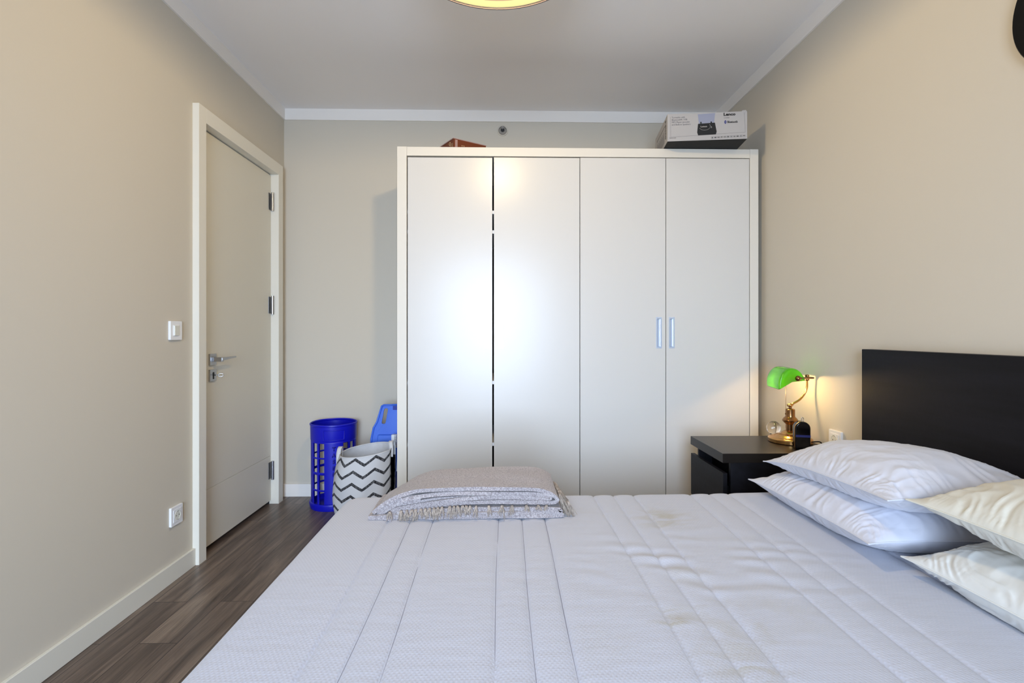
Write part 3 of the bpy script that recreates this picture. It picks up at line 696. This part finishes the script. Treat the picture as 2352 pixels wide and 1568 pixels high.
ribbon('bottom_fold', [(400, 572), (700, 556), (1000, 540), (1500, 536), (2020, 540), (2085, 552), (2040, 566), (1500, 566), (1000, 568), (700, 580), (300, 596)], .012, 1.680, 1.90, seed=9)
def tassel(p, d, ln, k, spread, name='tassel'):
    bm = bmesh.new(); p = Vector(p); d = Vector(d).normalized()
    for i in range(k):
        a = Vector((random.uniform(-1, 1), random.uniform(-.4, .4), 0))*spread; L_ = ln*random.uniform(.7, 1.1); pts = []
        for s in range(5):
            t = s/4; q = p + a*.25 + d*L_*t + a*t*1.2 + Vector((math.sin(t*5+i), math.cos(t*4+i), 0))*.0012
            q.z = max(q.z, bedtop(q.x, q.y)+.0012); pts.append(q)
        add_tube(bm, pts, [.0014, .0014, .0013, .0011, .0007], 4)
    obj(name, bm, M['yarn'], TB, smooth=True)
for cx in (335, 450, 510, 560, 600, 650, 695, 740, 785, 830, 870, 950, 990, 1030, 1080, 1120, 1160, 1220, 1350, 1490, 1590, 1740, 1860, 1950):
    cy = 505 if cx > 1000 else 505 + (1000-cx)*.085
    x, z = q2(cx, cy-6); tassel((x, 1.668, z+.004), (random.uniform(-.15, .15), -.16, -1), random.uniform(.026, .040) * (.6 if cx > 1700 else 1), 12, .008)
tassel((*[q2(1490, 500)[0]], 1.664, q2(1490, 500)[1]), (.2, -.25, -1), .05, 2, .003)
for k in range(13):
    y = 1.695 + k*.016; z0 = .566 - .0012*k
    tassel((.198 + random.uniform(-.004, .002), y, z0), (.34+random.uniform(0, .25), -.15, -1), .078 + random.uniform(-.012, .012), 10, .009)
tassel((.222, 1.70, .54), (.35, -.15, -1), .060, 14, .012)

# ------------------------------------------------------------------ bedside table
NX, NY0, NY1, NZ = .943, 2.165, 2.537, .585
NS = thing('bedside_table', 'black-brown bedside table with a drawer beside the bed under the green lamp', 'bedside table', (1.2, 2.35, 0))
def rotz(o, a, piv):  # small turn about a point, baked into the mesh
    R_ = Matrix.Translation(piv) @ Matrix.Rotation(a, 4, 'Z') @ Matrix.Translation(-Vector(piv)); o.data.transform(R_)
nsp = []
nsp.append(box('top', M['nighttop'], NS, NX, 1.462, NY0, NY1, NZ-.040, NZ, bevel=.0015))
nsp.append(box('side_panel', M['blackwood'], NS, NX+.035, 1.462, NY0+.003, NY0+.021, 0, NZ-.040, bevel=.001))
nsp.append(box('side_panel', M['blackwood'], NS, NX+.035, 1.462, NY1-.021, NY1-.003, 0, NZ-.040, bevel=.001))
nsp.append(box('back_panel', M['black'], NS, 1.448, 1.46, NY0+.021, NY1-.021, .02, NZ-.040))
nsp.append(box('drawer', M['blackwood'], NS, NX+.002, NX+.020, NY0+.001, NY1-.001, .300, NZ-.083, bevel=.001))
nsp.append(box('drawer', M['blackwood'], NS, NX+.002, NX+.020, NY0+.001, NY1-.001, .035, .290, bevel=.001))
nsp.append(box('drawer_rail', M['black'], NS, NX+.10, NX+.115, NY0+.021, NY1-.021, .30, NZ-.040))
bm = bmesh.new(); add_box(bm, NX+.02, 1.40, NY0+.028, NY1-.028, .05, .27); add_box(bm, NX+.02, 1.40, NY0+.028, NY1-.028, .315, .44); nsp.append(obj('drawer_box', bm, M['black'], NS))

# ------------------------------------------------------------------ banker's lamp
LX, LY = 1.362, 2.392
LP = thing('bankers_lamp', 'lit brass desk lamp with green glass shade on the bedside table', 'lamp', (LX, LY, NZ))
bm = bmesh.new(); add_lathe(bm, [(0, 0), (.092, 0), (.095, .003), (.095, .017), (.092, .021), (.084, .024), (.070, .027), (.062, .034), (.052, .037), (.040, .040), (.034, .047), (.022, .054), (0, .056)], 64, (LX, LY, NZ)); obj('lamp_base', bm, M['brass'], LP, smooth=True, angle=35)
bm = bmesh.new(); add_lathe(bm, [(0, .05), (.0195, .050), (.0195, .083), (.024, .088), (.034, .099), (.0345, .103), (.029, .112), (.0215, .119), (.0205, .124), (.0205, .153), (.017, .156), (.007, .158), (.007, .166), (0, .166)], 48, (LX, LY, NZ)); obj('lamp_column', bm, M['brass2'], LP, smooth=True, angle=35)
bm = bmesh.new(); bmesh.ops.create_uvsphere(bm, u_segments=16, v_segments=10, radius=.010, matrix=Matrix.Translation((LX, LY, NZ+.172)))
add_tube(bm, [(LX-.014, LY-.004, NZ+.173), (LX+.012, LY+.004, NZ+.173)], .006, 12); obj('pivot_joint', bm, M['brass'], LP, smooth=True)
bm = bmesh.new(); add_tube(bm, catmull([(LX, LY, .757), (1.378, LY, .766), (1.408, LY, .784), (1.431, LY, .813), (1.440, LY-.003, .842), (1.438, LY-.006, .880)], 8), .0050, 12); obj('lamp_arm', bm, M['brass'], LP, smooth=True)
bm = bmesh.new(); add_tube(bm, [(1.357, 2.318, .890), (1.400, 2.345, .889), (1.436, 2.372, .888), (1.464, 2.376, .887)], [.0035, .005, .0058, .004], 10)
add_lathe(bm, [(0, -.014), (.0085, -.014), (.0095, -.009), (.0085, -.004), (.0085, .006), (.010, .010), (.006, .014), (0, .014)], 20, (1.438, 2.384, .888))
bmesh.ops.create_uvsphere(bm, u_segments=18, v_segments=12, radius=.0125, matrix=Matrix.Translation((1.356, 2.318, .890)))
obj('shade_bracket', bm, M['brass2'], LP, smooth=True)
sec = [(1.276, .837), (1.2745, .862), (1.279, .888), (1.292, .912), (1.312, .929), (1.335, .935), (1.358, .931), (1.378, .917), (1.392, .898), (1.400, .879)]
sec = [(p.x, p.y) for p in catmull([(a, b, 0) for a, b in sec], 4)]
cc = (1.335, .872)
def shade(scale_in):
    rings = []
    for t, sc_ in ((0, .0), (0, .86), (.003, .95), (.009, .985), (.018, 1), (.10, 1), (.162, 1), (.171, .985), (.177, .95), (.180, .86), (.180, 0)):
        r = []
        for a, b in sec:
            x = cc[0] + (a-cc[0])*sc_*scale_in; z = cc[1] + (b-cc[1])*sc_*scale_in
            # keep the open edge on the straight bottom line
            zl = .837 + (x-1.276)*(.879-.837)/(1.400-1.276); z = max(z, zl)
            tt = .09 + (t-.09)*scale_in; r.append((x + tt*.19, 2.330 + tt, z))
        rings.append(r)
    return rings
bm = bmesh.new(); rg = [[bm.verts.new(p) for p in r] for r in shade(1.0)]
for a, b in zip(rg, rg[1:]):
    for i in range(len(a)-1): bm.faces.new((a[i], a[i+1], b[i+1], b[i]))
bmesh.ops.remove_doubles(bm, verts=bm.verts, dist=1e-5)
o = obj('lamp_shade', bm, M['greenglass'], LP, smooth=True); o.modifiers.new('s', 'SOLIDIFY').thickness = .003
bm = bmesh.new(); bmesh.ops.create_uvsphere(bm, u_segments=16, v_segments=12, radius=.016, matrix=Matrix.Translation((1.334, 2.425, .875)) @ Matrix.Diagonal((1, 2.2, 1, 1))); obj('light_bulb', bm, M['bulb'], LP, smooth=True)
lamp('desk_lamp_bulb', 'POINT', (1.336, 2.425, .870), 9.0, (1.0, .64, .28), shadow_soft_size=.02).parent = LP
bpy.data.objects['desk_lamp_bulb'].matrix_parent_inverse = Matrix.Translation((LX, LY, NZ)).inverted()
bm = bmesh.new()
for k in range(30):
    z = .850 - k*.0042; bmesh.ops.create_icosphere(bm, subdivisions=1, radius=.0018, matrix=Matrix.Translation((1.326, 2.365, z)))
bmesh.ops.create_icosphere(bm, subdivisions=2, radius=.0042, matrix=Matrix.Translation((1.326, 2.365, .722)))
obj('pull_chain', bm, M['brass2'], LP)
bm = bmesh.new(); add_tube(bm, catmull([(LX+.05, LY-.075, NZ+.014), (LX+.085, LY-.085, NZ+.018), (LX+.098, LY-.09, NZ+.006), (LX+.099, LY-.10, NZ+.003), (LX+.098, LY-.16, NZ+.003)], 6), .0026, 8); obj('power_cord', bm, M['black'], LP, smooth=True)

G = thing('glass_ball', 'clear glass ball on a small clear foot behind the lamp base', 'ornament', (1.346, 2.508, NZ))
bm = bmesh.new(); bmesh.ops.create_uvsphere(bm, u_segments=40, v_segments=24, radius=.0325, matrix=Matrix.Translation((1.346, 2.508, NZ+.0455))); obj('ball', bm, M['glass'], G, smooth=True)
bm = bmesh.new(); add_lathe(bm, [(.012, .0), (.021, 0), (.020, .010), (.017, .0165), (.014, .0145), (.013, .004)], 24, (1.346, 2.508, NZ), closed=True); obj('stand', bm, M['glass'], G, smooth=True)

# black dome-topped bottle
K_ = thing('black_bottle', 'glossy black dome-topped bottle with a metal loop in front of the brass lamp base', 'bottle', (1.326, 2.245, NZ))
bx, by = 1.328, 2.243
def arch(w_, h_):
    pts = [(-w_*.86, 0), (-w_, .012), (-w_, h_-w_*.95)]
    for i in range(1, 12): a = PI - PI*i/12; pts.append((w_*math.cos(a), h_-w_*.95 + w_*.95*math.sin(a)))
    return pts + [(w_, h_-w_*.95), (w_, .012), (w_*.86, 0)]
bm = bmesh.new()
ca, sa = math.cos(-.25), math.sin(-.25)
add_prism(bm, arch(.031, .124), -.022, .022, lambda u, v, h: (bx + u*ca - h*sa, by + u*sa + h*ca, NZ+v)); obj('bottle_body', bm, M['blackgloss'], K_, bevel=.006, seg=3)
bm = bmesh.new(); add_box(bm, -.0295, .0295, -.0226, -.0218, .056, .066, Matrix.Translation((bx, by, NZ)) @ Matrix.Rotation(-.25, 4, 'Z')); obj('blue_band', bm, mat('navy_band', (.02, .025, .14), .3), K_)
bm = bmesh.new(); pts = [(u*1.03, v) for u, v in arch(.031, .124) if u < 0]
add_tube(bm, [(bx + u*ca + .018*sa - .001, by + u*sa - .018*ca, NZ+v) for u, v in pts], .0016, 6); obj('gold_edge', bm, M['brass'], K_, smooth=True)
bm = bmesh.new(); add_tube(bm, [(bx+.004+.005*math.cos(a*PI/8), by, NZ+.131+.009*math.sin(a*PI/8)) for a in range(17)], .0016, 6); add_lathe(bm, [(0, .118), (.006, .118), (.006, .125), (0, .126)], 12, (bx+.004, by, NZ)); obj('metal_loop', bm, M['chrome'], K_, smooth=True)

# ------------------------------------------------------------------ ceiling lamp
CX, CY, CR = -.015, 1.66, .332
CL = thing('ceiling_lamp', 'round ceiling lamp glowing warm yellow, cut off by the top edge', 'lamp', (CX, CY, ZC))
bm = bmesh.new(); add_lathe(bm, [(CR-.001, 2.349), (CR+.004, 2.349), (CR+.004, 2.352), (CR-.001, 2.352)], 96, (CX, CY, 0), closed=True); obj('rim', bm, M['shade_rim'], CL, smooth=True, angle=40)
bm = bmesh.new(); add_lathe(bm, [(CR, 2.352), (CR+.003, 2.352), (CR+.003, 2.43), (CR*.5, 2.44), (0, 2.44), (0, 2.437), (CR, 2.427)], 96, (CX, CY, 0)); obj('outer_shell', bm, M['plastic'], CL, smooth=True, angle=40)
bm = bmesh.new(); add_lathe(bm, [(CR, 2.352), (CR-.004, 2.3525), (CR-.004, 2.355), (CR, 2.355)], 96, (CX, CY, 0), closed=True); obj('inner_lip', bm, M['shade_lip'], CL, smooth=True)
bm = bmesh.new(); add_lathe(bm, [(CR-.0005, 2.355), (CR-.003, 2.380), (CR-.003, 2.384), (CR-.0005, 2.384)], 96, (CX, CY, 0), closed=True); obj('light_ring', bm, M['shade_in'], CL, smooth=True)
bm = bmesh.new(); add_lathe(bm, [(0, 2.384), (CR-.003, 2.380), (CR-.003, 2.386), (0, 2.388)], 96, (CX, CY, 0)); obj('diffuser', bm, M['diffuser'], CL, smooth=True)
bm = bmesh.new(); add_tube(bm, [(CX, CY, 2.43), (CX, CY, 2.58)], .012, 14); obj('stem', bm, M['plastic'], CL, smooth=True)
bm = bmesh.new(); add_lathe(bm, [(0, 2.572), (.055, 2.572), (.06, 2.58), (.06, 2.6), (0, 2.6)], 40, (CX, CY, 0)); obj('ceiling_rose', bm, M['plastic'], CL, smooth=True, angle=40)

# black round wall piece, top right
bm = bmesh.new(); n = 72; R0 = .18; yc, zc_ = 1.436-.18, 1.968
prof = [(R0, 0), (R0, .016), (R0-.004, .020), (R0*.6, .022), (0.001, .022)]
rings = [[bm.verts.new((XR-h, yc+r*math.cos(2*PI*k/n), zc_+r*math.sin(2*PI*k/n))) for k in range(n)] for r, h in prof]
for a, b in zip(rings, rings[1:]):
    for k in range(n): bm.faces.new((a[k], a[(k+1) % n], b[(k+1) % n], b[k]))
bm.faces.new(rings[-1]); bm.faces.new(rings[0][::-1])
tag(obj('wall_disc', bm, M['black'], None, smooth=True, angle=40), 'black round wall piece cut off by the upper right edge', 'wall decoration')

# ------------------------------------------------------------------ blue lattice bin
BX, BY, BR = -1.068, 3.318, .1385
BN = thing('waste_bin', 'tall royal blue plastic lattice bin on the floor in the corner by the door', 'bin', (BX, BY, 0))
fang = math.atan2(-BY, -BX)   # direction towards the camera
def pol(r, a, z): return (BX + r*math.cos(fang+a), BY + r*math.sin(fang+a), z)
NA = 120; step = 360//NA
cols_open = set()
for base in (0, 180):
    for lo, hi in ((24, 39), (45, 60)):
        for sg in (1, -1):
            for d in range(lo, hi, step): cols_open.add(int(((base + sg*d) % 360)//step) if sg > 0 else int(((base + sg*d - step) % 360)//step))
zl = [.030, .036, .120, .131, .221, .237, .319, .329, .415, .425]
openrows = {(.036, .120), (.131, .221), (.237, .319), (.329, .415)}
bm = bmesh.new()
grid = []
for z in zl: grid.append([bm.verts.new(pol(BR*(.985 + .015*z/.53), 2*PI*k/NA, z)) for k in range(NA)])
for i in range(len(zl)-1):
    for k in range(NA):
        if (zl[i], zl[i+1]) in openrows and k in cols_open: continue
        bm.faces.new((grid[i][k], grid[i][(k+1) % NA], grid[i+1][(k+1) % NA], grid[i+1][k]))
for v in [v for v in bm.verts if not v.link_faces]: bm.verts.remove(v)
o = obj('lattice_wall', bm, M['blue'], BN, smooth=True); s_ = o.modifiers.new('s', 'SOLIDIFY'); s_.thickness = .0035; s_.offset = -1
def ring_part(name, prof, m=M['blue']):
    bm = bmesh.new(); add_lathe(bm, prof, 96, (BX, BY, 0), closed=True); obj(name, bm, m, BN, smooth=True, angle=35)
ring_part('upper_band', [(BR, .425), (BR+.0015, .43), (BR+.003, .515), (BR-.0005, .515), (BR-.003, .43)])
ring_part('rim', [(BR+.0025, .515), (BR+.0065, .520), (BR+.006, .527), (BR+.001, .530), (BR-.002, .524)])
bm = bmesh.new(); add_lathe(bm, [(0, .004), (BR-.004, .0), (BR+.002, .0), (BR+.009, .030), (BR+.006, .040), (BR-.001, .042), (BR-.005, .030), (BR-.02, .012), (0, .012)], 96, (BX, BY, 0)); obj('base', bm, M['blue'], BN, smooth=True, angle=35)
fr = rrect(0, .467, .122, .060, .006, 4); pts = [pol(BR+.0045, u/BR, v) for u, v in fr]
# subdivide long sides so the frame follows the curve
pp = []
for i in range(len(fr)):
    a, b = fr[i], fr[(i+1) % len(fr)]; n_ = max(1, int(abs(a[0]-b[0])/.01))
    for k in range(n_): t = k/n_; u = a[0]+(b[0]-a[0])*t; v = a[1]+(b[1]-a[1])*t; pp.append(pol(BR+.0035, u/BR, v))
bm = bmesh.new(); add_tube(bm, pp+[pp[0]], .0032, 6); obj('label_frame', bm, M['blue'], BN, smooth=True)
for ch, z in (('T', .372), ('A', .333), ('S', .294), ('E', .254), ('E', .216), ('R', .082)):
    obj('embossed_letter', text_bm(ch, .031, lambda u, v, h: pol(BR+.0012+h, .001/BR+u/BR, z+v), 'CENTER', ext=.0012, bold=.0016), M['blue_dark'], BN)

# ------------------------------------------------------------------ chevron fabric basket
HX, HY, HR = -.757, 2.955, .160
HB = thing('laundry_basket', 'white canvas laundry basket with dark zigzag lines between bin and wardrobe', 'basket', (HX, HY, 0))
tilt = lambda x, y: .0 + .04*(x-HX)/HR*.0
def brad(z, a):
    t = z/.43
    r = HR*(1.03 - .06*t + .22*math.sin(PI*min(1, max(0, t*.95)))**1.5*.45)
    r += .022*noise.noise(Vector((math.cos(a)*2, math.sin(a)*2, z*7)))*(1-t*.8)
    return r
def bpt(z, a, off=0):
    r = brad(z, a)+off; ox = -.02*math.sin(PI*z/.43)
    x = HX + ox + r*math.cos(a); 
    x = min(x, -.618)
    zz = z*(1 + .0) + (.018*math.cos(a) + .006*math.sin(a))*(z/.43)
    return (x, HY + r*math.sin(a), max(.001, zz))
bm = bmesh.new(); uvl = bm.loops.layers.uv.new('UVMap'); NZ_, NB = 40, 96; G_ = []
for i in range(NZ_+1):
    z = .43*i/NZ_; G_.append([bm.verts.new(bpt(z, 2*PI*k/NB)) for k in range(NB)])
for i in range(NZ_):
    for k in range(NB):
        f_ = bm.faces.new((G_[i][k], G_[i][(k+1) % NB], G_[i+1][(k+1) % NB], G_[i+1][k]))
        for l, (uu, vv) in zip(f_.loops, ((k, i), (k+1, i), (k+1, i+1), (k, i+1))): l[uvl].uv = (uu/NB, .43*vv/NZ_)
f_ = bm.faces.new(G_[0][::-1])
o = obj('canvas', bm, M['chevron'], HB, smooth=True)
bm = bmesh.new(); G_ = [[bm.verts.new(bpt(.43*i/14, 2*PI*k/NB, -.004)) for k in range(NB)] for i in range(15)]
for i in range(14):
    for k in range(NB): bm.faces.new((G_[i][k], G_[i][(k+1) % NB], G_[i+1][(k+1) % NB], G_[i+1][k]))
for v in G_[0]: v.co.z = .008
bm.faces.new(G_[0])
obj('lining', bm, M['canvas_in'], HB, smooth=True)
bm = bmesh.new(); pts = [Vector(bpt(.43, 2*PI*k/NB, -.002)) for k in range(NB)]; add_tube(bm, pts+[pts[0]], .0035, 8); obj('hem', bm, M['canvas_in'], HB, smooth=True)
def strap(a, h_):
    p = Vector(bpt(.43, a, .002)); tn = Vector((-math.sin(a), math.cos(a), 0)); out = Vector((math.cos(a), math.sin(a), 0))
    path = catmull([p-tn*.03+Vector((0, 0, -.05)), p-tn*.028+Vector((0, 0, .002)), p-tn*.020+Vector((0, 0, h_*.8))-out*.004, p+Vector((0, 0, h_))-out*.006, p+tn*.020+Vector((0, 0, h_*.8))-out*.004, p+tn*.028+Vector((0, 0, .002)), p+tn*.03+Vector((0, 0, -.05))], 6)
    bm = bmesh.new(); vs = []
    for i, q in enumerate(path):
        d = (path[min(i+1, len(path)-1)]-path[max(i-1, 0)]).normalized(); sd_ = out; vs.append((bm.verts.new(q-sd_*.013*.9), bm.verts.new(q+sd_*.013*.9)))
    for a_, b_ in zip(vs, vs[1:]): bm.faces.new((a_[0], a_[1], b_[1], b_[0]))
    o = obj('handle', bm, M['canvas_in'], HB, smooth=True); o.modifiers.new('s', 'SOLIDIFY').thickness = .002
strap(PI*1.02, .040); strap(-.05, .035)

# ------------------------------------------------------------------ blue dustpan and mop by the wardrobe
DP = thing('dustpan', 'mid blue plastic dustpan with a slotted handle leaning behind the basket', 'dustpan', (-.70, 3.2, .0))
dl = lambda u, v, h: (-.779+u, 3.225 + h + (v-.25)*.12, v)
# outline: bottom pan widening from the handle; slot left open
bm = bmesh.new()
outl = [(-.030, .20), (.150, .20), (.150, .643), (.040, .643), (.028, .636), (.018, .60), (.000, .535), (-.020, .50), (-.032, .43)]
slot = rrect(.048, .572, .024, .096, .010, 4)
slot = [(u + (v-.572)*.16, v) for u, v in slot]
def ngon_hole(bm, out, hole, h, fn):
    vo = [bm.verts.new(fn(u, v, h)) for u, v in out]; vh = [bm.verts.new(fn(u, v, h)) for u, v in hole]
    eo = [bm.edges.new((vo[i], vo[(i+1) % len(vo)])) for i in range(len(vo))]; eh = [bm.edges.new((vh[i], vh[(i+1) % len(vh)])) for i in range(len(vh))]
    bmesh.ops.triangle_fill(bm, use_beauty=True, use_dissolve=False, edges=eo+eh)
    return vo, vh
a1, h1_ = ngon_hole(bm, outl, slot, 0, dl); a2, h2_ = ngon_hole(bm, outl, slot, .010, dl)
for A_, B_ in ((a1, a2), (h1_, h2_)):
    for i in range(len(A_)): j = (i+1) % len(A_); bm.faces.new((A_[i], A_[j], B_[j], B_[i]))
obj('pan_plate', bm, M['blue2'], DP, bevel=.002)
bm = bmesh.new(); add_tube(bm, [dl(*p, -.004) for p in [(.150, .643), (.040, .641), (.028, .634), (.018, .60), (.000, .535), (-.020, .50), (-.032, .43), (-.030, .20)]], .006, 8); obj('raised_edge', bm, M['blue2'], DP, smooth=True)
bm = bmesh.new(); add_prism(bm, [(-.005, .20), (.150, .20), (.150, .46), (.010, .46)], -.022, 0, dl); obj('tray', bm, M['blue2'], DP, bevel=.006)
bm = bmesh.new()
for k in range(4): add_box(bm, -.680, -.637, 3.260, 3.2645, .612+k*.0065, .6155+k*.0065)
obj('grip_ribs', bm, M['blue_dark'], DP)
BRU = thing('hand_brush', 'white-bristled hand brush standing just behind the laundry basket by the wardrobe', 'brush', (-.65, 3.16, .02))
bm = bmesh.new(); add_box(bm, -.664, -.644, 3.138, 3.17, .001, .478); obj('brush_back', bm, M['plastic'], BRU, bevel=.002)
bm = bmesh.new()
for k in range(9): add_box(bm, -.6435, -.633, 3.140, 3.168, .40+k*.009, .4045+k*.009)
obj('bristles', bm, M['plastic'], BRU)
MP = thing('mop', 'upright mop with white pole and navy joint against the wardrobe side', 'mop', (-.588, 2.862, 0))
def pole(z): t = z/1.3; return (-.5845-.0005*t, 2.860+.34*t, z)
bm = bmesh.new(); add_tube(bm, [pole(.31), pole(.62)], .0085, 14); obj('pole', bm, M['plastic'], MP, smooth=True, angle=40)
bm = bmesh.new(); add_tube(bm, [pole(.62), pole(1.25)], .0095, 14); obj('grip', bm, M['black'], MP, smooth=True, angle=40)
bm = bmesh.new(); add_tube(bm, [pole(.03), pole(.31)], .0105, 14); obj('joint', bm, M['navy'], MP, smooth=True, angle=40)
box('mop_head', M['navy'], MP, -.607, -.576, 2.858, 3.05, .001, .032, bevel=.004)
